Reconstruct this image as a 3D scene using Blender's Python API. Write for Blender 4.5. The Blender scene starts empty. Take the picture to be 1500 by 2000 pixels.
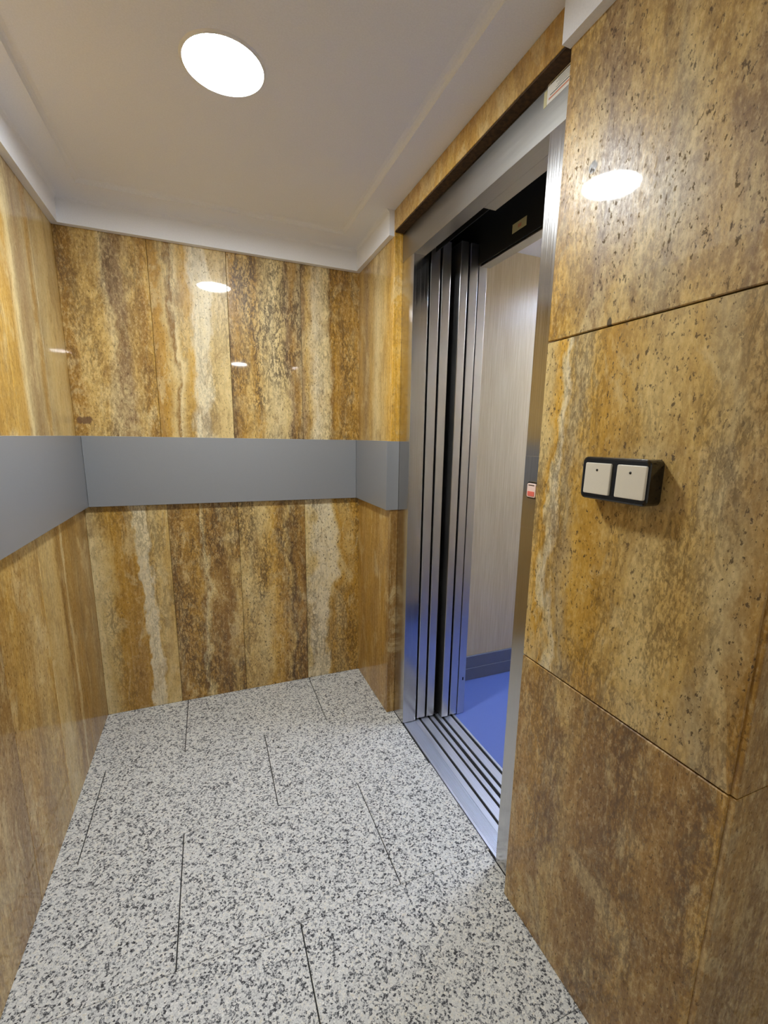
import bpy, bmesh, math, random
from mathutils import Matrix, Vector

scene = bpy.context.scene
COL = scene.collection

# ------------------------------------------------------------------ camera
F_PX, CX, CY = 866.29, 13.04, 25.77
YAW, PITCH, ROLL = 0.38872, -0.19262, 0.01718
CAM_H = 1.315
cam_data = bpy.data.cameras.new('camera')
cam = bpy.data.objects.new('camera', cam_data)
COL.objects.link(cam)
cam_data.sensor_fit = 'HORIZONTAL'
cam_data.sensor_width = 36.0
cam_data.lens = F_PX * 36.0 / 1500.0
cam_data.shift_x = -CX / 1500.0
cam_data.shift_y = CY / 1500.0
cam_data.clip_start = 0.02
_f = Vector((math.sin(YAW)*math.cos(PITCH), math.cos(YAW)*math.cos(PITCH), math.sin(PITCH)))
_r = Vector((math.cos(YAW), -math.sin(YAW), 0))
_u = _r.cross(_f)
_r2 = _r*math.cos(ROLL) + _u*math.sin(ROLL)
_u2 = _u*math.cos(ROLL) - _r*math.sin(ROLL)
cam.matrix_world = Matrix(((_r2.x, _u2.x, -_f.x, 0), (_r2.y, _u2.y, -_f.y, 0),
                           (_r2.z, _u2.z, -_f.z, CAM_H), (0, 0, 0, 1)))
scene.camera = cam

# ------------------------------------------------------------------ world, exposure
w = bpy.data.worlds.new('world'); scene.world = w; w.use_nodes = True
w.node_tree.nodes['Background'].inputs[0].default_value = (0.0, 0.0, 0.0, 1)
w.node_tree.nodes['Background'].inputs[1].default_value = 0.0
vs = scene.view_settings
vs.view_transform = 'Standard'; vs.look = 'None'; vs.gamma = 1.0
vs.use_curve_mapping = False
vs.exposure = 1.76
LAMP = 76.0           # landing downlight
LAMP_REAR = 50.0      # second downlight further along the lobby
CAR_LAMP = 42.0        # light panel in the lift car

# ------------------------------------------------------------------ dimensions (metres)
L, R, D = -0.512, 0.737, 2.2605        # left wall, right wall, back wall faces
T = 0.038                               # slab thickness
X = R + T                               # face of the steel frame
YF, YN = 1.810, 0.867                   # stone ends either side of the lift door
YC = 0.350                              # outer corner of the right wall
OY0, OY1, OZ = 0.962, 1.703, 2.015      # clear opening of the lift door
ZM, ZS, ZC = 2.1075, 2.200, 2.215       # skirt bottom, soffit, recessed ceiling
RZ0, RZ1, RP = 1.003, 1.304, 0.021      # bumper boards
XB, YB = 2.00, -2.40                    # far ends of the lobby behind the camera

# ------------------------------------------------------------------ node helpers
def srgb(r, g, b):
    def c(v):
        v /= 255.0
        return v/12.92 if v <= 0.04045 else ((v+0.055)/1.055)**2.4
    return (c(r), c(g), c(b), 1)

class NT:
    def __init__(self, name):
        self.m = bpy.data.materials.new(name); self.m.use_nodes = True
        self.t = self.m.node_tree
        self.b = self.t.nodes['Principled BSDF']
    def n(self, kind, **kw):
        nd = self.t.nodes.new(kind)
        for k, v in kw.items(): setattr(nd, k, v)
        return nd
    def ln(self, a, b): self.t.links.new(a, b)
    def put(self, sock, v):
        if isinstance(v, bpy.types.NodeSocket): self.ln(v, sock)
        else: sock.default_value = v
    def math(self, op, a, b=0.0, c=0.0, clamp=False):
        nd = self.n('ShaderNodeMath', operation=op); nd.use_clamp = clamp
        self.put(nd.inputs[0], a); self.put(nd.inputs[1], b); self.put(nd.inputs[2], c)
        return nd.outputs[0]
    def mapr(self, v, a, b, c=0.0, d=1.0, smooth=False):
        nd = self.n('ShaderNodeMapRange'); nd.clamp = True
        if smooth: nd.interpolation_type = 'SMOOTHSTEP'
        self.put(nd.inputs[0], v)
        for i, q in enumerate((a, b, c, d)): nd.inputs[1+i].default_value = q
        return nd.outputs[0]
    def mapping(self, vec, loc=(0,0,0), scale=(1,1,1)):
        nd = self.n('ShaderNodeMapping')
        self.ln(vec, nd.inputs[0]); self.put(nd.inputs[1], loc); self.put(nd.inputs[3], scale)
        return nd.outputs[0]
    def noise(self, vec, scale=1.0, detail=2.0, rough=0.5, dist=0.0):
        nd = self.n('ShaderNodeTexNoise')
        self.ln(vec, nd.inputs['Vector'])
        nd.inputs['Scale'].default_value = scale; nd.inputs['Detail'].default_value = detail
        nd.inputs['Roughness'].default_value = rough; nd.inputs['Distortion'].default_value = dist
        return nd.outputs[0], nd.outputs[1]
    def vor(self, vec, scale, feature='F1'):
        nd = self.n('ShaderNodeTexVoronoi', feature=feature)
        self.ln(vec, nd.inputs['Vector']); nd.inputs['Scale'].default_value = scale
        return nd
    def mix(self, fac, a, b, mode='MIX'):
        nd = self.n('ShaderNodeMix', data_type='RGBA', blend_type=mode)
        nd.clamp_factor = True
        self.put(nd.inputs[0], fac); self.put(nd.inputs[6], a); self.put(nd.inputs[7], b)
        return nd.outputs[2]
    def ramp(self, fac, stops, interp='LINEAR'):
        nd = self.n('ShaderNodeValToRGB'); cr = nd.color_ramp; cr.interpolation = interp
        while len(cr.elements) > 1: cr.elements.remove(cr.elements[-1])
        cr.elements[0].position = stops[0][0]; cr.elements[0].color = stops[0][1]
        for p, c in stops[1:]:
            e = cr.elements.new(p); e.color = c
        self.ln(fac, nd.inputs[0])
        return nd.outputs[0]
    def bump(self, h, strength=0.1, dist=0.002):
        nd = self.n('ShaderNodeBump')
        nd.inputs['Strength'].default_value = strength; nd.inputs['Distance'].default_value = dist
        self.ln(h, nd.inputs['Height']); self.ln(nd.outputs[0], self.b.inputs['Normal'])

def plain(name, col, rough=0.5, metal=0.0, coat=0.0, grain=0.0, gscale=300):
    k = NT(name); b = k.b
    b.inputs['Roughness'].default_value = rough; b.inputs['Metallic'].default_value = metal
    b.inputs['Coat Weight'].default_value = coat; b.inputs['Coat Roughness'].default_value = 0.05
    tc = k.n('ShaderNodeTexCoord')
    nz, _ = k.noise(tc.outputs['Object'], gscale, 3, 0.6)
    f = k.mapr(nz, 0.3, 0.7, 1-grain, 1+grain*0.4)
    mx = k.n('ShaderNodeVectorMath', operation='SCALE')
    mx.inputs[0].default_value = col[:3]; k.ln(f, mx.inputs['Scale'])
    k.ln(mx.outputs[0], b.inputs['Base Color'])
    if grain: k.bump(nz, 0.08, 0.001)
    return k.m

def emitter(name, col, strength):
    k = NT(name)
    k.b.inputs['Base Color'].default_value = (0.8, 0.8, 0.8, 1)
    k.b.inputs['Emission Color'].default_value = col
    k.b.inputs['Emission Strength'].default_value = strength
    return k.m

# palette of the travertine (as the stone itself is coloured)
PAL = dict(
    cream=(230, 208, 154), white=(232, 217, 180), beige=(216, 188, 126), tan=(204, 168, 96),
    gold=(206, 162, 72), golden=(192, 146, 56), amber=(212, 160, 50), brown=(174, 131, 58),
    dark=(146, 107, 48), deep=(100, 72, 34), mauve=(158, 130, 92), grey=(184, 162, 118))

def travertine(bands, axis, width, seed, warp=0.10, mott=0.5, crack=0.5, pits=0.5, streak=0.35,
               rough=0.36, tint=1.0, relief=0.10, blotch=0.55, spots=()):
    """vertical-bedded travertine; bands = [(u, colour)] across the slab, u running along its width"""
    k = NT('travertine_%02d' % seed); b = k.b
    tc = k.n('ShaderNodeTexCoord'); ob = tc.outputs['Object']
    off = (seed*3.71, seed*1.93, seed*5.17)
    sep = k.n('ShaderNodeSeparateXYZ'); k.ln(ob, sep.inputs[0])
    u = sep.outputs[axis]
    un = k.math('MULTIPLY_ADD', u, 1.0/width, 0.5)
    lo, _ = k.noise(k.mapping(ob, off, (5, 5, 2.6)), 1, 3, 0.55)
    hi, _ = k.noise(k.mapping(ob, off, (40, 40, 14)), 1, 4, 0.65)
    un = k.math('ADD', un, k.math('MULTIPLY', k.math('SUBTRACT', lo, 0.5), warp*3.4))
    mid, _ = k.noise(k.mapping(ob, off, (14, 14, 6.5)), 1, 4, 0.6)
    un = k.math('ADD', un, k.math('MULTIPLY', k.math('SUBTRACT', mid, 0.5), warp*1.9))
    un = k.math('ADD', un, k.math('MULTIPLY', k.math('SUBTRACT', hi, 0.5), 0.16))
    col = k.ramp(un, [(p, srgb(*[c*tint for c in PAL[n]])) for p, n in bands])
    # big irregular clouds breaking up the bedding
    b1, _ = k.noise(k.mapping(ob, (off[2], off[0], off[1]), (9, 9, 4.2)), 1, 9, 0.70, 0.8)
    col = k.mix(k.mapr(b1, 0.545, 0.60, 0, blotch), col, k.mix(0.75, col, srgb(*PAL['cream'])))
    col = k.mix(k.mapr(b1, 0.455, 0.40, 0, blotch), col, k.mix(0.70, col, srgb(*PAL['dark'])))
    # cloudy mottling, large then fine
    m1, _ = k.noise(k.mapping(ob, off, (19, 19, 8)), 1, 8, 0.72, 0.5)
    col = k.mix(k.mapr(m1, 0.49, 0.62, 0, 0.95*mott), col, k.mix(0.62, col, srgb(116, 82, 40)))
    col = k.mix(k.mapr(m1, 0.48, 0.36, 0, 0.85*mott), col, k.mix(0.6, col, srgb(236, 212, 150)))
    m2, _ = k.noise(k.mapping(ob, off, (120, 120, 58)), 1, 5, 0.78)
    col = k.mix(k.mapr(m2, 0.50, 0.64, 0, 0.12+0.8*mott), col, k.mix(0.62, col, srgb(100, 70, 34)))
    col = k.mix(k.mapr(m2, 0.48, 0.36, 0, 0.12+0.55*mott), col, k.mix(0.7, col, srgb(238, 214, 160)))
    # thin bedding streaks
    s1, _ = k.noise(k.mapping(ob, off, (110, 110, 4.5)), 1, 5, 0.72)
    col = k.mix(k.mapr(s1, 0.50, 0.66, 0, streak), col, k.mix(0.7, col, srgb(108, 74, 38)))
    col = k.mix(k.mapr(s1, 0.46, 0.34, 0, streak*0.7), col, k.mix(0.7, col, srgb(232, 206, 148)))
    # meandering hairline cracks: contour lines of a noise field, in patches
    pm, _ = k.noise(k.mapping(ob, off, (9, 9, 2.4)), 1, 3, 0.6)
    msk = k.mapr(pm, 0.44, 0.58)
    c1, _ = k.noise(k.mapping(ob, off, (30, 30, 9)), 1, 5, 0.66, 0.4)
    c2, _ = k.noise(k.mapping(ob, off, (75, 75, 30)), 1, 3, 0.6, 0.4)
    r1 = k.mapr(k.math('ABSOLUTE', k.math('SUBTRACT', c1, 0.5)), 0.042, 0.012)
    r2 = k.mapr(k.math('ABSOLUTE', k.math('SUBTRACT', c2, 0.5)), 0.075, 0.025)
    brk = k.mapr(m2, 0.42, 0.52)
    cr = k.math('MAXIMUM', k.math('MULTIPLY', r1, 0.95), k.math('MULTIPLY', r2, k.math('MULTIPLY', brk, 0.8)))
    cr = k.math('MULTIPLY', cr, k.math('MULTIPLY_ADD', msk, 0.92, 0.08))
    col = k.mix(k.math('MULTIPLY', cr, crack, clamp=True), col, k.mix(0.85, col, srgb(62, 44, 28)))
    # pores
    p1, _ = k.noise(k.mapping(ob, off, (150, 150, 80)), 1, 3, 0.65)
    pmk = k.mapr(pm, 0.60, 0.46)
    po = k.math('MULTIPLY', k.mapr(p1, 0.595, 0.645), k.math('MULTIPLY_ADD', pmk, 0.7, 0.3))
    col = k.mix(k.math('MULTIPLY', po, 1.0*pits, clamp=True), col, srgb(62, 46, 32))
    # single natural stains: (du, dz, ru, rz) in local metres
    for (su, sz, ru, rz, sc_) in spots:
        a = k.math('POWER', k.math('DIVIDE', k.math('SUBTRACT', u, su), ru), 2)
        z2 = k.math('POWER', k.math('DIVIDE', k.math('SUBTRACT', sep.outputs[2], sz), rz), 2)
        r = k.math('ADD', k.math('ADD', a, z2), k.math('MULTIPLY', k.math('SUBTRACT', hi, 0.5), 3.2))
        col = k.mix(k.mapr(r, 1.0, 0.5, 0, 0.85), col, srgb(*sc_))
    k.ln(col, b.inputs['Base Color'])
    rg = k.math('ADD', k.mapr(m2, 0.35, 0.7, rough-0.04, rough+0.10), k.math('MULTIPLY', po, 0.4))
    k.ln(rg, b.inputs['Roughness'])
    b.inputs['Coat Weight'].default_value = 0.6
    b.inputs['Coat Roughness'].default_value = 0.035
    b.inputs['Specular IOR Level'].default_value = 0.32
    h = k.math('SUBTRACT', k.math('MULTIPLY', m2, 0.25), k.math('ADD', k.math('MULTIPLY', po, pits*0.6), k.math('MULTIPLY', cr, 0.4*crack)))
    k.bump(h, relief, 0.0012)
    return k.m

def granite():
    k = NT('granite'); b = k.b
    tc = k.n('ShaderNodeTexCoord'); oi = k.n('ShaderNodeObjectInfo')
    rv = k.math('MULTIPLY', oi.outputs['Random'], 37.0)
    cmb = k.n('ShaderNodeCombineXYZ'); k.ln(rv, cmb.inputs[0]); k.ln(rv, cmb.inputs[1])
    add = k.n('ShaderNodeVectorMath', operation='ADD')
    k.ln(tc.outputs['Object'], add.inputs[0]); k.ln(cmb.outputs[0], add.inputs[1])
    v = add.outputs[0]
    _, wc = k.noise(v, 190, 3, 0.6)
    ws = k.n('ShaderNodeVectorMath', operation='MULTIPLY_ADD')
    k.ln(wc, ws.inputs[0]); ws.inputs[1].default_value = (0.006,)*3; k.ln(v, ws.inputs[2])
    a = k.vor(ws.outputs[0], 190); c = k.vor(ws.outputs[0], 380)
    sa = k.n('ShaderNodeSeparateColor'); k.ln(a.outputs['Color'], sa.inputs[0])
    sc = k.n('ShaderNodeSeparateColor'); k.ln(c.outputs['Color'], sc.inputs[0])
    cl, _ = k.noise(v, 46, 3, 0.6)
    val = k.math('ADD', k.math('MULTIPLY', sa.outputs[0], 0.62), k.math('MULTIPLY', sc.outputs[0], 0.38))
    val = k.math('ADD', val, k.math('MULTIPLY', k.math('SUBTRACT', cl, 0.5), 0.55))
    col = k.ramp(val, [(0.10, srgb(48, 48, 51)), (0.22, srgb(74, 75, 79)), (0.31, srgb(136, 137, 138)),
                       (0.40, srgb(186, 186, 183)), (0.52, srgb(216, 215, 210)), (0.70, srgb(206, 206, 202)),
                       (0.78, srgb(236, 235, 230)), (0.93, srgb(214, 208, 192))])
    k.ln(col, b.inputs['Base Color'])
    b.inputs['Roughness'].default_value = 0.34
    b.inputs['Specular IOR Level'].default_value = 0.4
    return k.m

def steel(name, col=(0.60, 0.585, 0.57), rough=0.26, axis='Z', aniso=0.6, var=1.0):
    k = NT(name); b = k.b
    tc = k.n('ShaderNodeTexCoord')
    sc = {'Z': (420, 420, 3), 'Y': (420, 3, 420), 'X': (3, 420, 420)}[axis]
    nz, _ = k.noise(k.mapping(tc.outputs['Object'], (0, 0, 0), sc), 1, 4, 0.6)
    cl, _ = k.noise(tc.outputs['Object'], 4, 3, 0.6)
    f = k.mapr(nz, 0.3, 0.7, 1-0.12*var, 1+0.06*var)
    mx = k.n('ShaderNodeVectorMath', operation='SCALE')
    mx.inputs[0].default_value = col; k.ln(f, mx.inputs['Scale'])
    k.ln(mx.outputs[0], b.inputs['Base Color'])
    b.inputs['Metallic'].default_value = 1.0
    k.ln(k.math('ADD', k.mapr(nz, 0.3, 0.7, rough-0.05*var, rough+0.06*var), k.mapr(cl, 0.3, 0.7, -0.03, 0.03)), b.inputs['Roughness'])
    if aniso:
        b.inputs['Anisotropic'].default_value = aniso
        tg = k.n('ShaderNodeTangent', direction_type='RADIAL', axis=axis)
        k.ln(tg.outputs[0], b.inputs['Tangent'])
    k.bump(nz, 0.05*var, 0.0004)
    return k.m

def laminate(name, ca, cb):
    k = NT(name); b = k.b
    tc = k.n('ShaderNodeTexCoord')
    nz, _ = k.noise(k.mapping(tc.outputs['Object'], (0, 0, 0), (150, 150, 5)), 1, 4, 0.7)
    n2, _ = k.noise(k.mapping(tc.outputs['Object'], (3, 1, 0), (14, 14, 3)), 1, 3, 0.6)
    f = k.math('ADD', k.math('MULTIPLY', nz, 0.7), k.math('MULTIPLY', n2, 0.3))
    k.ln(k.ramp(f, [(0.38, ca), (0.62, cb)]), b.inputs['Base Color'])
    b.inputs['Roughness'].default_value = 0.33
    k.bump(f, 0.05, 0.0005)
    return k.m

M_PLASTER = plain('white_plaster', srgb(240, 241, 246), 0.85, grain=0.05, gscale=260)
M_PLASTER2 = plain('cream_plaster', srgb(226, 220, 206), 0.9, grain=0.05, gscale=120)
M_CORE = plain('wall_core', srgb(88, 82, 74), 0.95, grain=0.2, gscale=40)
M_GROUT = plain('floor_grout', srgb(46, 45, 44), 0.95, grain=0.2, gscale=200)
M_BOARD = plain('grey_laminate_board', srgb(148, 149, 151), 0.45, metal=0.3, grain=0.05, gscale=700)
M_EDGE = plain('board_edge_highlight', srgb(172, 172, 172), 0.5, grain=0.04, gscale=400)  # lighter grey, bevel highlight painted as colour
M_GRANITE = granite()
M_STEEL = steel('brushed_steel', rough=0.18)
M_STEEL_H = steel('brushed_steel_header', (0.40, 0.38, 0.345), rough=0.36, axis='Y', aniso=0.0, var=0.5)
M_PANEL = steel('door_panel_steel', (0.62, 0.61, 0.61), 0.31, aniso=0.0, var=0.0)
M_ALU = steel('sill_aluminium', (0.76, 0.81, 0.94), 0.46, axis='Y', aniso=0.2)
M_DARK = plain('dark_metal_and_shade', srgb(10, 10, 10), 0.8, grain=0.1, gscale=80)  # dark metal parts; also paints shade into the sill grooves and gap
M_BLACK = plain('black_plastic', srgb(7, 7, 8), 0.14, coat=0.6, grain=0.0)
M_ROCKER = plain('champagne_rocker', srgb(222, 214, 196), 0.34, grain=0.04, gscale=900)
M_DOT = plain('dark_lens', srgb(40, 36, 34), 0.2)
M_CARWALL = laminate('beige_laminate', srgb(188, 168, 134), srgb(205, 188, 156))
M_CARFLOOR = plain('blue_grey_vinyl', srgb(96, 116, 186), 0.38, grain=0.08, gscale=500)
M_CARBASE = plain('slate_baseboard', srgb(104, 108, 124), 0.45, grain=0.05, gscale=300)
M_PAPER = plain('label_paper', srgb(236, 232, 222), 0.55, grain=0.02, gscale=500)
M_YELLOWED = plain('yellowed_paper', srgb(206, 198, 150), 0.6, grain=0.05, gscale=400)
M_INK = plain('label_ink', srgb(70, 66, 64), 0.6)
M_REDINK = plain('faded_red_ink', srgb(214, 150, 120), 0.6)
M_CAP_W = plain('button_cap_white', srgb(240, 212, 200), 0.3)
M_CAP_R = plain('button_cap_red', srgb(226, 112, 96), 0.3)
M_LAMP = emitter('lamp_diffuser', (0.89, 0.955, 1.0, 1), LAMP)
M_LAMP_REAR = emitter('lamp_diffuser_rear', (0.95, 0.97, 1.0, 1), LAMP_REAR)
M_CARLAMP = emitter('car_light_panel', (0.56, 0.69, 1.0, 1), CAR_LAMP)
M_TRIM = plain('lamp_trim', srgb(236, 234, 230), 0.5)
M_GRIME = plain('grimy_mortar', srgb(72, 50, 26), 0.95, grain=0.6, gscale=90)

# ------------------------------------------------------------------ mesh helpers
def wloc(o):
    v = Vector(o.location)
    p = o.parent
    while p: v += p.location; p = p.parent
    return v

def link(name, me, mat, loc, parent=None, smooth=False):
    o = bpy.data.objects.new(name, me); COL.objects.link(o)
    if mat: me.materials.append(mat)
    if parent:
        o.parent = parent; o.location = Vector(loc) - wloc(parent)
    else: o.location = loc
    if smooth:
        for p in me.polygons: p.use_smooth = True
    return o

def tag(o, label=None, cat=None, group=None, kind=None):
    if label: o['label'] = label
    if cat: o['category'] = cat
    if group: o['group'] = group
    if kind: o['kind'] = kind
    return o

def empty(name, loc):
    o = bpy.data.objects.new(name, None); COL.objects.link(o); o.location = loc
    o.empty_display_size = 0.1
    return o

def box_bm(sx, sy, sz, bev=0.0, seg=1):
    bm = bmesh.new(); bmesh.ops.create_cube(bm, size=1.0)
    bmesh.ops.scale(bm, vec=(sx, sy, sz), verts=bm.verts)
    if bev: bmesh.ops.bevel(bm, geom=bm.edges[:], offset=bev, segments=seg, affect='EDGES', profile=0.5)
    return bm

def box(name, x0, x1, y0, y1, z0, z1, mat, parent=None, bev=0.0, seg=1):
    bm = box_bm(x1-x0, y1-y0, z1-z0, bev, seg)
    me = bpy.data.meshes.new(name); bm.to_mesh(me); bm.free()
    o = link(name, me, mat, ((x0+x1)/2, (y0+y1)/2, (z0+z1)/2), parent)
    return o

def extrude_profile(name, prof, axis, a, b, mat, parent=None, origin=(0, 0, 0), smooth=False):
    """prof: closed polygon; axis 'y': (x,z) points swept y=a..b; axis 'x': (y,z) points swept x=a..b"""
    bm = bmesh.new(); rings = []
    ox, oy, oz = origin
    for t in (a, b):
        rings.append([bm.verts.new(((p[0]-ox, t-oy, p[1]-oz) if axis == 'y' else (t-ox, p[0]-oy, p[1]-oz))) for p in prof])
    n = len(prof)
    for i in range(n):
        j = (i+1) % n
        bm.faces.new((rings[0][i], rings[0][j], rings[1][j], rings[1][i]))
    bm.faces.new(rings[0]); bm.faces.new(rings[1][::-1])
    bmesh.ops.recalc_face_normals(bm, faces=bm.faces)
    me = bpy.data.meshes.new(name); bm.to_mesh(me); bm.free()
    return link(name, me, mat, origin, parent, smooth)

def lathe(name, prof, mat, loc, parent=None, n=64, smooth=True):
    bm = bmesh.new(); rings = []
    for r, z in prof:
        if r < 1e-6: rings.append([bm.verts.new((0, 0, z))])
        else: rings.append([bm.verts.new((r*math.cos(2*math.pi*i/n), r*math.sin(2*math.pi*i/n), z)) for i in range(n)])
    for p, q in zip(rings, rings[1:]):
        for i in range(n):
            j = (i+1) % n
            if len(p) == 1: bm.faces.new((p[0], q[i], q[j]))
            elif len(q) == 1: bm.faces.new((p[i], p[j], q[0]))
            else: bm.faces.new((p[i], p[j], q[j], q[i]))
    bmesh.ops.recalc_face_normals(bm, faces=bm.faces)
    me = bpy.data.meshes.new(name); bm.to_mesh(me); bm.free()
    return link(name, me, mat, loc, parent, smooth)

def rounded_plate(name, half_u, half_v, rad, depth, edge, mat, loc, parent=None, seg=6):
    """plate lying against the right wall: u along y, v along z, front face towards -x; depth along x"""
    def outline(hu, hv, r):
        pts = []
        for cx_, cy_, a0 in ((hu-r, hv-r, 0), (-hu+r, hv-r, 90), (-hu+r, -hv+r, 180), (hu-r, -hv+r, 270)):
            for i in range(seg+1):
                a = math.radians(a0 + 90*i/seg)
                pts.append((cx_ + r*math.cos(a), cy_ + r*math.sin(a)))
        return pts
    bm = bmesh.new()
    layers = [(0.0, 0.0), (-(depth-edge), 0.0), (-(depth-edge*0.3), edge*0.3), (-depth, edge)]
    rings = []
    for x, ins in layers:
        rings.append([bm.verts.new((x, p[0], p[1])) for p in outline(half_u-ins, half_v-ins, max(rad-ins, 0.0005))])
    n = len(rings[0])
    for p, q in zip(rings, rings[1:]):
        for i in range(n):
            j = (i+1) % n
            bm.faces.new((p[i], p[j], q[j], q[i]))
    bm.faces.new(rings[0]); bm.faces.new(rings[-1])
    bmesh.ops.recalc_face_normals(bm, faces=bm.faces)
    me = bpy.data.meshes.new(name); bm.to_mesh(me); bm.free()
    return link(name, me, mat, loc, parent)

# ------------------------------------------------------------------ floor: granite tiles in running bond
def build_floor():
    pts = [(L-0.05, YB), (XB, YB), (XB, YC+0.08), (0.7815, YC+0.08), (0.7815, D+0.05), (L-0.05, D+0.05)]
    bm = bmesh.new()
    lo = [bm.verts.new((x, y, -0.06)) for x, y in pts]; hi = [bm.verts.new((x, y, -0.0045)) for x, y in pts]
    for i in range(6):
        j = (i+1) % 6
        bm.faces.new((lo[i], lo[j], hi[j], hi[i]))
    bm.faces.new(lo); bm.faces.new(hi)
    bmesh.ops.recalc_face_normals(bm, faces=bm.faces)
    me = bpy.data.meshes.new('floor'); bm.to_mesh(me); bm.free()
    return link('floor', me, M_GROUT, (0, 0, 0))
floor = build_floor()
tag(floor, 'light grey speckled granite tile floor in running bond', 'floor', kind='structure')
TW, TD = 0.612, 0.4255
GX, GY = 0.0016, 0.0005                 # half joint widths
row = 0; y1 = D + 0.005
tile_cache = {}
while y1 > YB + 0.02:
    y0 = max(y1 - (TD if row else 0.412), YB)
    offs = -0.163 if row % 2 == 0 else -0.449
    if row >= 2 and row % 2 == 0: offs = -0.148
    x = offs - TW
    while x < XB:
        ax0, ax1 = max(x, L-0.005), min(x + TW, XB)
        lim = XB if y0 < YC - 0.02 else 0.7805
        if OY0 - 0.06 < (y0+y1)/2 < OY1 + 0.3 or y0 >= YC - 0.02: lim = 0.7805
        ax1 = min(ax1, lim)
        if ax1 - ax0 > 0.02:
            key = (round(ax1-ax0, 4), round(y1-y0, 4))
            if key not in tile_cache:
                bm = box_bm(ax1-ax0-2*GX, y1-y0-2*GY, 0.010, 0.0006, 1)
                me = bpy.data.meshes.new('floor_tile'); bm.to_mesh(me); bm.free()
                me.materials.append(M_GRANITE); tile_cache[key] = me
            o = bpy.data.objects.new('floor_tile', tile_cache[key]); COL.objects.link(o)
            o.parent = floor
            o.location = Vector(((ax0+ax1)/2, (y0+y1)/2, -0.005)) - floor.location
        x += TW
    y1 = y0; row += 1

# ------------------------------------------------------------------ ceiling with recessed field, plaster skirts
def build_ceiling():
    bm = bmesh.new()
    x0, x1, ya, yb = -0.389, 0.617, -0.40, 2.103
    X0, X1, Y0, Y1 = L-0.04, XB, YB, D+0.04
    V = lambda x, y, z: bm.verts.new((x, y, z))
    prof = [(0.0, ZS), (0.002, ZS+0.005), (0.006, ZS+0.0095), (0.012, ZS+0.013), (0.022, ZC)]
    rings = [[V(X0, Y0, ZS), V(X1, Y0, ZS), V(X1, Y1, ZS), V(X0, Y1, ZS)]]
    for d, z in prof:
        rings.append([V(x0+d, ya+d, z), V(x1-d, ya+d, z), V(x1-d, yb-d, z), V(x0+d, yb-d, z)])
    for p, q in zip(rings, rings[1:]):
        for i in range(4):
            j = (i+1) % 4
            bm.faces.new((p[i], p[j], q[j], q[i]))
    bm.faces.new(rings[-1])
    top = [V(X0, Y0, ZC+0.08), V(X1, Y0, ZC+0.08), V(X1, Y1, ZC+0.08), V(X0, Y1, ZC+0.08)]
    for i in range(4):
        j = (i+1) % 4
        bm.faces.new((rings[0][i], top[i], top[j], rings[0][j]))
    bm.faces.new(top)
    bmesh.ops.recalc_face_normals(bm, faces=bm.faces)
    me = bpy.data.meshes.new('ceiling'); bm.to_mesh(me); bm.free()
    return link('ceiling', me, M_PLASTER, (0, 0, 0))
ceiling = build_ceiling()
tag(ceiling, 'white plaster ceiling with a shallow recessed field', 'ceiling', kind='structure')

def skirt_profile(sign, base, w_=0.026, r=0.016):
    """plaster drop edge against a wall at 'base', growing in direction sign"""
    pts = [(base, ZM), (base+sign*w_, ZM)]
    for i in range(0, 7):
        a = math.radians(90*i/6)
        pts.append((base+sign*(w_ + r*(1-math.cos(a))), ZS - r + r*math.sin(a)))
    pts.append((base, ZS+0.001))
    return pts
tk = dict(kind='structure')
t1 = extrude_profile('trim_1', skirt_profile(1, L), 'y', -0.60, D, M_PLASTER); tag(t1, 'white plaster drop edge above the left wall', 'trim', **tk)
t2 = extrude_profile('trim_2', skirt_profile(-1, D), 'x', L+0.0258, R-0.0218, M_PLASTER); tag(t2, 'white plaster drop edge above the back wall', 'trim', **tk)
t3 = extrude_profile('trim_3', skirt_profile(-1, R, 0.022), 'y', YF+0.002, D, M_PLASTER); tag(t3, 'short white plaster drop edge beyond the lift door', 'trim', **tk)
t4 = extrude_profile('trim_4', skirt_profile(-1, R, 0.022), 'y', YC, YN+0.002, M_PLASTER); tag(t4, 'white plaster drop edge above the switch wall', 'trim', **tk)

# ------------------------------------------------------------------ stone-clad walls
_seed = [0]
def slab(parent, x0, x1, y0, y1, z0, z1, axis, bands, bev=0.0011, **kw):
    """one stone slab; axis 0: width along x, 1: width along y"""
    _seed[0] += 1
    wdt = (x1-x0) if axis == 0 else (y1-y0)
    m = travertine(bands, axis, wdt, kw.pop('seed', _seed[0]), **kw)
    return box('stone_slab', x0, x1, y0, y1, z0, z1, m, parent, bev)

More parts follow.
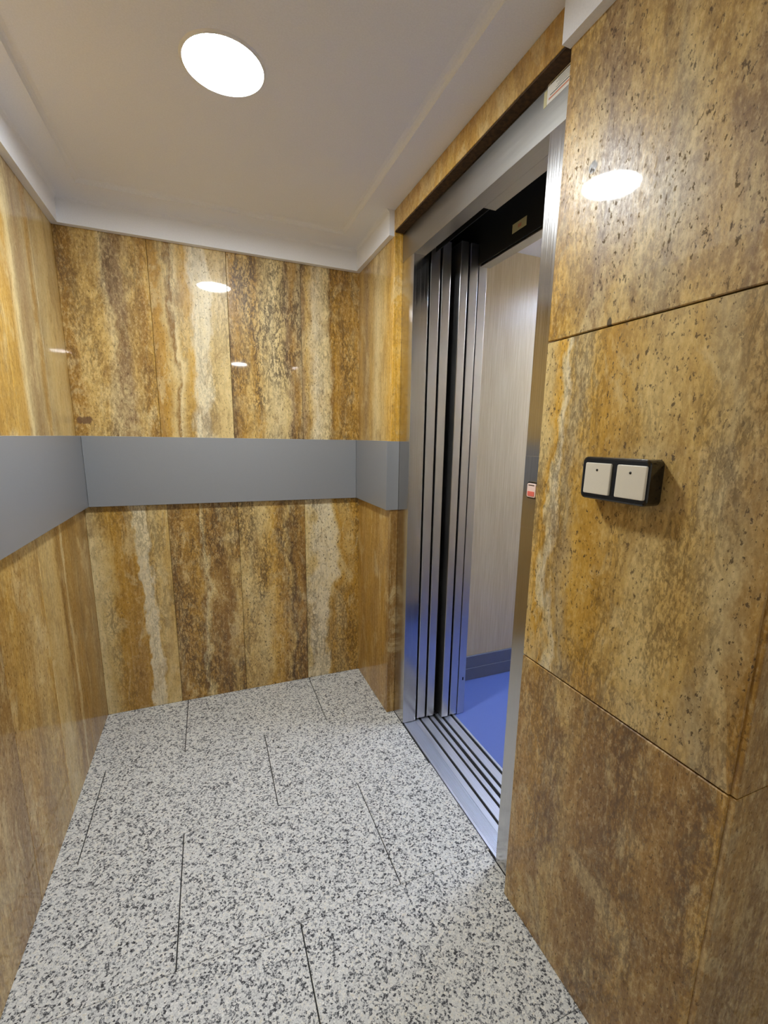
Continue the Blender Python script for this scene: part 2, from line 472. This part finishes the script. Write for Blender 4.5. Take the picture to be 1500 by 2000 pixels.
g = 0.0006
ZJ = 1.15                                # joint hidden behind the bumper boards
wall_back = box('wall_back', L-0.05, X+0.06, D+T, D+T+0.05, 0.0, ZS, M_CORE)
tag(wall_back, 'back wall clad in golden brown travertine slabs', 'wall', kind='structure')
JX = [L-0.0004, -0.190, 0.119, 0.446, X]
UP = [
 dict(bands=[(0, 'brown'), (.10, 'brown'), (.2, 'tan'), (.42, 'tan'), (.5, 'cream'), (.56, 'mauve'), (.68, 'mauve'), (.78, 'tan'), (.9, 'brown'), (1, 'gold')],
      mott=.8, crack=.6, pits=.6, streak=.2, warp=.09, spots=((-0.118, -0.304, 0.036, 0.019, (104, 74, 52)),)),
 dict(bands=[(0, 'brown'), (.12, 'golden'), (.2, 'beige'), (.26, 'dark'), (.30, 'cream'), (.38, 'tan'), (.45, 'gold'), (.53, 'white'), (.70, 'white'), (.76, 'beige'), (1, 'beige')],
      mott=.25, crack=.5, pits=.6, streak=.25, warp=.10, spots=((0.1215, 0.274, 0.006, 0.015, (70, 52, 36)),)),
 dict(bands=[(0, 'deep'), (.04, 'brown'), (.12, 'golden'), (.28, 'tan'), (.36, 'golden'), (.48, 'beige'), (.62, 'cream'), (.76, 'beige'), (.82, 'mauve'), (.9, 'brown'), (1, 'grey')],
      mott=.5, crack=1.0, pits=.6, streak=.3, warp=.09),
 dict(bands=[(0, 'mauve'), (.08, 'tan'), (.2, 'white'), (.38, 'cream'), (.45, 'dark'), (.5, 'golden'), (.62, 'brown'), (.8, 'golden'), (1, 'brown')],
      mott=.6, crack=.8, pits=.6, streak=.3, warp=.06),
]
LOW = [
 dict(bands=[(0, 'cream'), (.14, 'beige'), (.22, 'tan'), (.3, 'golden'), (.52, 'brown'), (.585, 'golden'), (.62, 'white'), (.74, 'white'), (.78, 'tan'), (.86, 'beige'), (1, 'tan')],
      mott=.3, crack=.6, pits=.5, streak=.3, warp=.13),
 dict(bands=[(0, 'dark'), (.15, 'brown'), (.36, 'golden'), (.43, 'dark'), (.46, 'cream'), (.50, 'beige'), (.54, 'brown'), (.8, 'dark'), (.93, 'tan'), (1, 'brown')],
      mott=.7, crack=.9, pits=.8, streak=.25, warp=.13),
 dict(bands=[(0, 'tan'), (.22, 'beige'), (.42, 'gold'), (.55, 'golden'), (.64, 'brown'), (.72, 'tan'), (.8, 'deep'), (.88, 'brown'), (1, 'dark')],
      mott=.65, crack=.95, pits=.8, streak=.15, warp=.22),
 dict(bands=[(0, 'beige'), (.1, 'white'), (.34, 'white'), (.42, 'tan'), (.5, 'golden'), (.66, 'tan'), (.8, 'golden'), (1, 'golden')],
      mott=.4, crack=.8, pits=.8, streak=.2, warp=.22),
]
for i in range(4):
    slab(wall_back, JX[i]+g, JX[i+1]-g, D, D+T, ZJ, ZS, 0, **UP[i])
    slab(wall_back, JX[i]+g, JX[i+1]-g, D, D+T, 0.0005, ZJ-0.002, 0, **LOW[i])

wall_left = box('wall_left', L-T-0.05, L-T, YB, D+T, 0.0, ZS, M_CORE)
tag(wall_left, 'left wall clad in striped travertine slabs', 'wall', kind='structure')
JU = [D+T, 1.978, 1.655, 1.33, 1.005, 0.68, 0.355, -0.30]
LU = [
 dict(bands=[(0, 'grey'), (.35, 'beige'), (.7, 'beige'), (.85, 'tan'), (.95, 'brown'), (1, 'brown')], mott=.12, crack=.1, pits=.15, streak=.3, warp=.05),
 dict(bands=[(0, 'gold'), (.2, 'golden'), (.34, 'cream'), (.42, 'grey'), (.6, 'mauve'), (.8, 'grey'), (.9, 'brown'), (1, 'grey')], mott=.2, crack=.15, pits=.2, streak=.55, warp=.05),
 dict(bands=[(0, 'tan'), (.3, 'gold'), (.6, 'golden'), (1, 'gold')], mott=.4, crack=.3, pits=.3, streak=.4),
]
LL = [
 dict(bands=[(0, 'brown'), (.2, 'dark'), (.4, 'brown'), (.7, 'dark'), (1, 'brown')], mott=.2, crack=.1, pits=.2, streak=.4, warp=.05),
 dict(bands=[(0, 'tan'), (.25, 'beige'), (.48, 'tan'), (.56, 'dark'), (.68, 'brown'), (.74, 'cream'), (.80, 'brown'), (1, 'brown')], mott=.35, crack=.3, pits=.3, streak=.4, warp=.07),
 dict(bands=[(0, 'brown'), (.25, 'golden'), (.5, 'brown'), (.7, 'tan'), (1, 'golden')], mott=.6, crack=.3, pits=.5, streak=.45, warp=.1),
 dict(bands=[(0, 'brown'), (.3, 'tan'), (.6, 'brown'), (1, 'dark')], mott=.5, crack=.3, pits=.5, streak=.45, warp=.1),
]
for i in range(len(JU)-1):
    slab(wall_left, L-T, L, JU[i+1]+g, JU[i]-g, ZJ, ZS, 1, **dict(LU[min(i, 2)]))
    slab(wall_left, L-T, L, JU[i+1]+g, JU[i]-g, 0.0005, ZJ-0.002, 1, **dict(LL[min(i, 3)]))
box('plaster_panel', L-T, L-0.004, YB, -0.302, 0.0005, ZS, M_PLASTER2, wall_left)

# right wall: short stretch beyond the lift door, lintel over it, switch wall this side
wall_right = empty('wall_right', (X, 1.3, 0))
tag(wall_right, 'right wall clad in travertine around the lift door', 'wall', kind='structure')
box('backing_wall', X, X+0.066, OY1+0.117, D+T, 0.0, ZS, M_CORE, wall_right)
box('backing_wall', X, X+0.066, YC+T, OY0-0.112, 0.0, ZS, M_CORE, wall_right)
box('backing_wall', X, X+0.051, OY0-0.112, OY1+0.117, 2.131, ZS, M_CORE, wall_right)
slab(wall_right, R, X, YF, D-0.0002, ZJ, ZS, 1, bands=[(0, 'amber'), (.12, 'gold'), (.3, 'beige'), (.45, 'cream'), (.6, 'tan'), (.75, 'mauve'), (.9, 'tan'), (1, 'brown')],
     mott=.35, crack=.15, pits=.35, streak=.55, warp=.05)
slab(wall_right, R, X, YF, D-0.0002, 0.0005, ZJ-0.002, 1, bands=[(0, 'dark'), (.12, 'golden'), (.4, 'brown'), (.6, 'golden'), (.8, 'brown'), (1, 'golden')],
     mott=.25, crack=.1, pits=.35, streak=.85, warp=.05)
slab(wall_right, R, X, YN+g, YF-g, 2.1255, ZS, 1, bands=[(0, 'golden'), (.2, 'tan'), (.4, 'golden'), (.6, 'gold'), (.8, 'golden'), (1, 'tan')],
     mott=.45, crack=.2, pits=.3, streak=.1, warp=.1)
box('mortar_bed', R+0.002, X-0.0008, YN+0.002, YF-0.002, 2.1205, 2.1254, M_GRIME, wall_right)
g2 = 0.0014
slab(wall_right, R, X, YC+0.010, YN, 1.537+g2, ZS, 1, bands=[(0, 'brown'), (.16, 'mauve'), (.3, 'tan'), (.45, 'grey'), (.58, 'tan'), (.72, 'mauve'), (.82, 'tan'), (.93, 'gold'), (1, 'golden')],
     mott=.8, crack=.35, pits=.75, streak=.15, warp=.12, bev=0.0018,
     spots=((0.1615, -0.02, 0.011, 0.012, (60, 50, 40)), (0.0815, -0.326, 0.006, 0.010, (26, 18, 12))))
slab(wall_right, R, X, YC+0.010, YN, 0.765+g2, 1.537-g2, 1, bands=[(0, 'brown'), (.14, 'grey'), (.25, 'tan'), (.4, 'beige'), (.5, 'tan'), (.62, 'golden'), (.7, 'gold'), (.78, 'grey'), (.82, 'tan'), (.855, 'white'), (.89, 'cream'), (.92, 'amber'), (1, 'beige')],
     mott=.42, crack=.65, pits=.8, streak=.12, warp=.08, bev=0.0018)
slab(wall_right, R, X, YC+0.010, YN, 0.0005, 0.765-g2, 1, bands=[(0, 'golden'), (.08, 'dark'), (.3, 'brown'), (.42, 'dark'), (.6, 'brown'), (.68, 'tan'), (.72, 'dark'), (.85, 'golden'), (1, 'brown')],
     mott=.7, crack=.6, pits=.7, streak=.35, warp=.12, bev=0.0018)
# return of the switch wall, turning away to the right
wall_return = box('wall_return', X+0.066, XB, YC+T, YC+T+0.05, 0.0, ZS, M_CORE)
tag(wall_return, 'travertine return wall turning away right of the switch', 'wall', kind='structure')
for (za, zb) in ((0.0005, 0.765-g2), (0.765+g2, 1.537-g2), (1.537+g2, ZS)):
    for (xa, xb) in ((R+0.0035, 1.28), (1.282, XB)):
        slab(wall_return, xa, xb, YC, YC+T, za, zb, 0, bands=[(0, 'brown'), (.2, 'dark'), (.4, 'brown'), (.6, 'tan'), (.8, 'brown'), (1, 'dark')],
             mott=.6, crack=.3, pits=.5, streak=.5, warp=.1)
wl = box('wall_lobby', XB, XB+0.06, YB, YC+0.09, 0.0, ZS, M_PLASTER2); tag(wl, 'cream plaster side wall of the lobby behind the viewer', 'wall', kind='structure')
wr = box('wall_rear', L-T-0.05, XB+0.06, YB-0.06, YB, 0.0, ZS, M_PLASTER2); tag(wr, 'cream plaster wall at the rear of the lobby', 'wall', kind='structure')

# ------------------------------------------------------------------ grey bumper boards
def board(name, x0, x1, y0, y1, label):
    t = box(name, x0, x1, y0, y1, RZ0, RZ1, M_BOARD, None, 0.0012)
    return tag(t, label, 'bumper board', 'grey bumper boards round the landing')
bl = board('bumper_board', L+0.0003, L+RP, -0.30, D-0.0005, 'long grey bumper board running along the left wall')
bb = board('bumper_board', L+RP+0.0006, R-RP-0.0006, D-RP, D-0.0003, 'grey bumper board across the middle of the back wall')
br = board('bumper_board', R-RP, R-0.0003, YF+0.0005, D-0.0005, 'short grey bumper board between back wall and lift door')
box('end_cap', R-RP, X-0.0006, YF-0.003, YF-0.0002, RZ0, RZ1, M_BOARD, br, 0.0006)
for o_, (x0, x1, y0, y1) in ((bl, (L+RP-0.004, L+RP, -0.30, D-0.022)), (bb, (L+RP+0.001, R-RP-0.001, D-RP, D-RP+0.004)), (br, (R-RP, R-RP+0.004, YF, D-0.022))):
    box('edge_highlight', x0, x1, y0, y1, RZ1, RZ1+0.0012, M_EDGE, o_)  # lighter strip painting the bevel highlight along the board's top edge

# ------------------------------------------------------------------ lift door frame
door = empty('door_1', (X, (OY0+OY1)/2, 0))
tag(door, 'brushed steel lift door frame set in travertine', 'door frame', kind='structure')
box('door_jamb', X, X+0.066, OY1, OY1+0.115, 0.0015, 2.13, M_STEEL, door, 0.0012, 2)
box('door_jamb', X, X+0.066, OY0-0.110, OY0, 0.0015, 2.13, M_STEEL, door, 0.0012, 2)
box('door_header', X-0.0006, X+0.051, OY0-0.110, OY1+0.115, OZ, 2.1306, M_STEEL_H, door, 0.0010, 2)
box('header_lip', X+0.051, X+0.094, OY0-0.110, 1.308, OZ, 2.12, M_STEEL_H, door)
box('shaft_cover', X+0.0945, X+0.098, OY0-0.3, 2.10, OZ+0.02, 2.30, M_DARK, door)
# ------------------------------------------------------------------ sills
def sill(name, segs, zt, ribs=None, depth=0.022, y0=0.86, y1=2.06):
    """comb profile: segs = list of (x0,x1) lands; grooves between them"""
    pts = []; zb = zt - depth - 0.008; zg = zt - depth
    xs0, xs1 = segs[0][0], segs[-1][1]
    for i, (a, b) in enumerate(segs):
        if i: pts += [(segs[i-1][1], zg), (a, zg)]
        if ribs and i == 0:
            r0, r1, n = ribs; st = (r1-r0)/n
            pts += [(a, zt), (r0, zt)]
            for j in range(n):
                xx = r0 + j*st
                pts += [(xx+st*.30, zt), (xx+st*.42, zt-0.0013), (xx+st*.80, zt-0.0013), (xx+st*.92, zt)]
            pts += [(b, zt)]
        else: pts += [(a, zt), (b, zt)]
    pts += [(xs1, zb), (xs0, zb)]
    return extrude_profile(name, pts, 'y', y0, y1, M_ALU, None, ((xs0+xs1)/2, 1.3, zb))
s1 = sill('door_sill', [(0.8405, 0.862), (0.873, 0.909), (0.920, 0.938)], 0.0008)
tag(s1, 'ribbed aluminium landing sill with two guide grooves', 'door sill')
pr_ = [(0.782, 0.0006)]
for j in range(10):
    xx = 0.790 + j*0.0048
    pr_ += [(xx+0.0010, 0.0006), (xx+0.0015, -0.0016), (xx+0.0033, -0.0016), (xx+0.0038, 0.0006)]
pr_ += [(0.8392, 0.0006), (0.8392, -0.025), (0.782, -0.025)]
rp = extrude_profile('ribbed_nosing', pr_, 'y', OY0-0.10, OY1+0.0, M_ALU, s1, (0.81, 1.3, 0))
box('sill_bracket', 0.842, 0.936, 0.86, 2.06, -0.045, -0.0295, M_DARK, s1)
for xa, xb in ((0.8622, 0.8728), (0.9092, 0.9198)):
    box('groove_shade', xa, xb, 0.862, 2.058, -0.0208, -0.0042, M_DARK, s1)  # added dark strip, painting the shade inside the groove
box('gap_shade', 0.9384, 0.9450, 0.862, 2.058, -0.040, -0.0030, M_DARK, s1)  # added dark filler, stands in for shade in the gap between sills

# ------------------------------------------------------------------ sliding door panels, all parked on the far side
def door_panel(x0, x1, y0, parent=None, label=None):
    xm = (x0+x1)/2
    e = box('sliding_door_panel', x0, x1, y0, y0+0.36, 0.007, 2.08, M_PANEL, parent, 0.0022, 2)
    box('guide_shoe', xm-0.003, xm+0.003, y0+0.03, y0+0.12, -0.004, 0.009, M_DARK, e)
    if label: tag(e, label, 'door panel', 'open landing door panels')
    return e
door_panel(0.851, 0.892, 1.7055, None, 'outermost steel sliding door panel beside the frame jamb')
door_panel(0.901, 0.939, 1.7030, None, 'second steel landing door panel bordering the black gap')

# ------------------------------------------------------------------ lift car
car = empty('lift_car', (1.6, 1.30, -0.05))
tag(car, 'lift car interior with beige wall and blue floor', 'lift car')
door_panel(0.965, 0.999, 1.672, car)
door_panel(1.009, 1.047, 1.674, car)
CX1, CYA, CYB, CZ = 2.36, 0.62, 1.942, 2.236
box('car_floor', 1.041, CX1, CYA, CYB, -0.05, -0.001, M_CARFLOOR, car)
box('wall_panel', 1.09, CX1, CYB, CYB+0.03, 0.0, CZ, M_CARWALL, car)
box('wall_panel', 1.09, CX1, CYA-0.03, CYA, 0.0, CZ, M_CARWALL, car)
box('wall_panel', CX1, CX1+0.03, CYA-0.03, CYB+0.03, 0.0, CZ, M_CARWALL, car)
box('baseboard', 1.092, CX1-0.001, CYB-0.012, CYB, 0.0, 0.140, M_CARBASE, car, 0.002)
box('baseboard_lip', 1.092, CX1-0.001, CYB-0.016, CYB-0.012, 0.0, 0.070, M_CARBASE, car, 0.001)
box('baseboard', 1.092, CX1-0.001, CYA, CYA+0.012, 0.0, 0.140, M_CARBASE, car, 0.002)
box('baseboard', CX1-0.012, CX1, CYA+0.012, CYB-0.012, 0.0, 0.140, M_CARBASE, car, 0.002)
box('door_post', 1.052, 1.090, 1.676, CYB+0.03, 0.001, CZ, M_PANEL, car, 0.0015, 2)
box('door_post', 1.052, 1.090, CYA-0.03, 0.955, 0.001, CZ, M_PANEL, car, 0.0015, 2)
box('car_header', 1.060, 1.104, 0.955, 1.676, 2.0, CZ, M_STEEL_H, car, 0.001)
box('operator_cover', 1.0478, 1.0514, 0.80, 2.0, 2.004, 2.32, M_DARK, car)
box('car_ceiling', 1.06, CX1+0.03, CYA-0.03, CYB+0.03, CZ, CZ+0.03, M_PLASTER, car)
box('light_panel', 1.35, 2.1, 1.05, 1.72, CZ-0.012, CZ-0.0005, M_CARLAMP, car, 0.002)
cs = sill('car_sill', [(0.953, 0.970), (0.983, 1.017), (1.030, 1.0405)], 0.0008, y0=0.86, y1=2.06)
cs.parent = car; cs.location = Vector(cs.location) - car.location
for xa, xb in ((0.9702, 0.9828), (1.0172, 1.0298)):
    box('groove_shade', xa, xb, 0.862, 2.058, -0.0208, -0.0042, M_DARK, car)  # groove shade again, as a dark strip
box('gap_shade', 0.9462, 0.9526, 0.862, 2.058, -0.040, -0.0030, M_DARK, car)  # car half of the dark filler that paints the gap's shade
box('door_stop', 1.072, 1.079, 1.6745, 1.6762, 0.178, 0.194, M_BLACK, car, 0.0005)
wl_ = box('warning_label', 1.0464, 1.0477, 1.385, 1.462, 2.037, 2.066, M_YELLOWED, car)
box('print_patch', 1.0458, 1.0464, 1.412, 1.430, 2.045, 2.056, M_REDINK, wl_)

# ------------------------------------------------------------------ call plate and button on the near jamb
cp = empty('call_plate', (X-0.0005, 0.912, 1.085))
tag(cp, 'steel lift call plate with red and white button on the jamb', 'call button')
box('face_plate', X-0.0016, X-0.0002, 0.868, OY0-0.002, 1.088, 1.277, M_STEEL, cp, 0.0005)
bz = rounded_plate('button_bezel', 0.0195, 0.0215, 0.006, 0.004, 0.001, M_BLACK, (X-0.0016, 0.920, 1.190), cp)
bc = rounded_plate('button_cap', 0.0165, 0.0180, 0.005, 0.0035, 0.001, M_CAP_W, (X-0.0050, 0.920, 1.190), bz)
rounded_plate('lit_mark', 0.0125, 0.0060, 0.002, 0.0012, 0.0003, M_CAP_R, (X-0.0084, 0.920, 1.1815), bz)
rounded_plate('lit_mark', 0.0110, 0.0010, 0.0008, 0.0010, 0.0002, M_INK, (X-0.0084, 0.920, 1.2035), bz)

# ------------------------------------------------------------------ instruction label on the header
lb = empty('instruction_label', (X-0.001, 0.925, 2.083))
tag(lb, 'peeling white instruction sticker at the end of the steel header', 'label')
box('paper', X-0.0014, X-0.0007, 0.862, 0.978, 2.080, 2.1225, M_PAPER, lb)
box('yellowed_edge', X-0.0014, X-0.0007, 0.9785, 0.989, 2.079, 2.112, M_YELLOWED, lb)
for zz, ya, yb, mt in ((2.1165, .865, .968, M_INK), (2.0945, .865, .968, M_INK), (2.0875, .865, .972, M_REDINK)):
    box('printed_line', X-0.0018, X-0.0014, ya, yb, zz-0.0008, zz+0.0008 if mt is M_INK else zz+0.003, mt, lb)
for i in range(5):
    box('printed_line', X-0.0017, X-0.0014, 0.868, 0.950-0.005*(i % 3), 2.0990+i*0.0032, 2.0996+i*0.0032, M_INK, lb)

# ------------------------------------------------------------------ light switch
SX, SY, SZ = R, 0.6175, 1.2455
sw = empty('light_switch', (SX, SY, SZ))
tag(sw, 'black double light switch with two cream rockers', 'light switch')
rounded_plate('housing', 0.0755, 0.0415, 0.011, 0.035, 0.004, M_BLACK, (SX-0.0002, SY, SZ), sw)
for yy in (0.0330, -0.0415):
    rk = rounded_plate('rocker', 0.0305, 0.0300, 0.003, 0.0040, 0.0012, M_ROCKER, (SX-0.0348, SY+yy, SZ), sw)
    me = rk.data
    for v in me.vertices:                          # rockers tilt slightly, lower edge proud
        if v.co.x < -0.001: v.co.x += -0.0012 * (0.5 - v.co.z/0.060)
    dt = lathe('indicator', [(0.0, 0.0006), (0.0024, 0.0004), (0.0028, -0.0006)], M_DOT, (SX-0.0391, SY+yy+0.001, SZ+0.0165), rk, 20)
    dt.rotation_euler = (0, -math.pi/2, 0)

# ------------------------------------------------------------------ ceiling lights
def downlight(x, y, zc, r, m, label):
    e = empty('ceiling_light', (x, y, zc)); tag(e, label, 'ceiling light', 'round flush ceiling lights')
    lathe('trim_ring', [(r, -0.0005), (r+0.0005, -0.0050), (r+0.0025, -0.0052), (r+0.006, -0.0030), (r+0.008, 0.0)], M_TRIM, (x, y, zc), e)
    lathe('diffuser', [(0.0, -0.0012), (r*0.7, -0.0011), (r-0.004, -0.0010), (r, -0.0008)], m, (x, y, zc), e)
downlight(0.090, 1.362, ZC, 0.094, M_LAMP, 'glowing round flush ceiling light above the landing')
downlight(0.42, -1.60, ZS, 0.094, M_LAMP_REAR, 'second round ceiling light further back in the lobby')
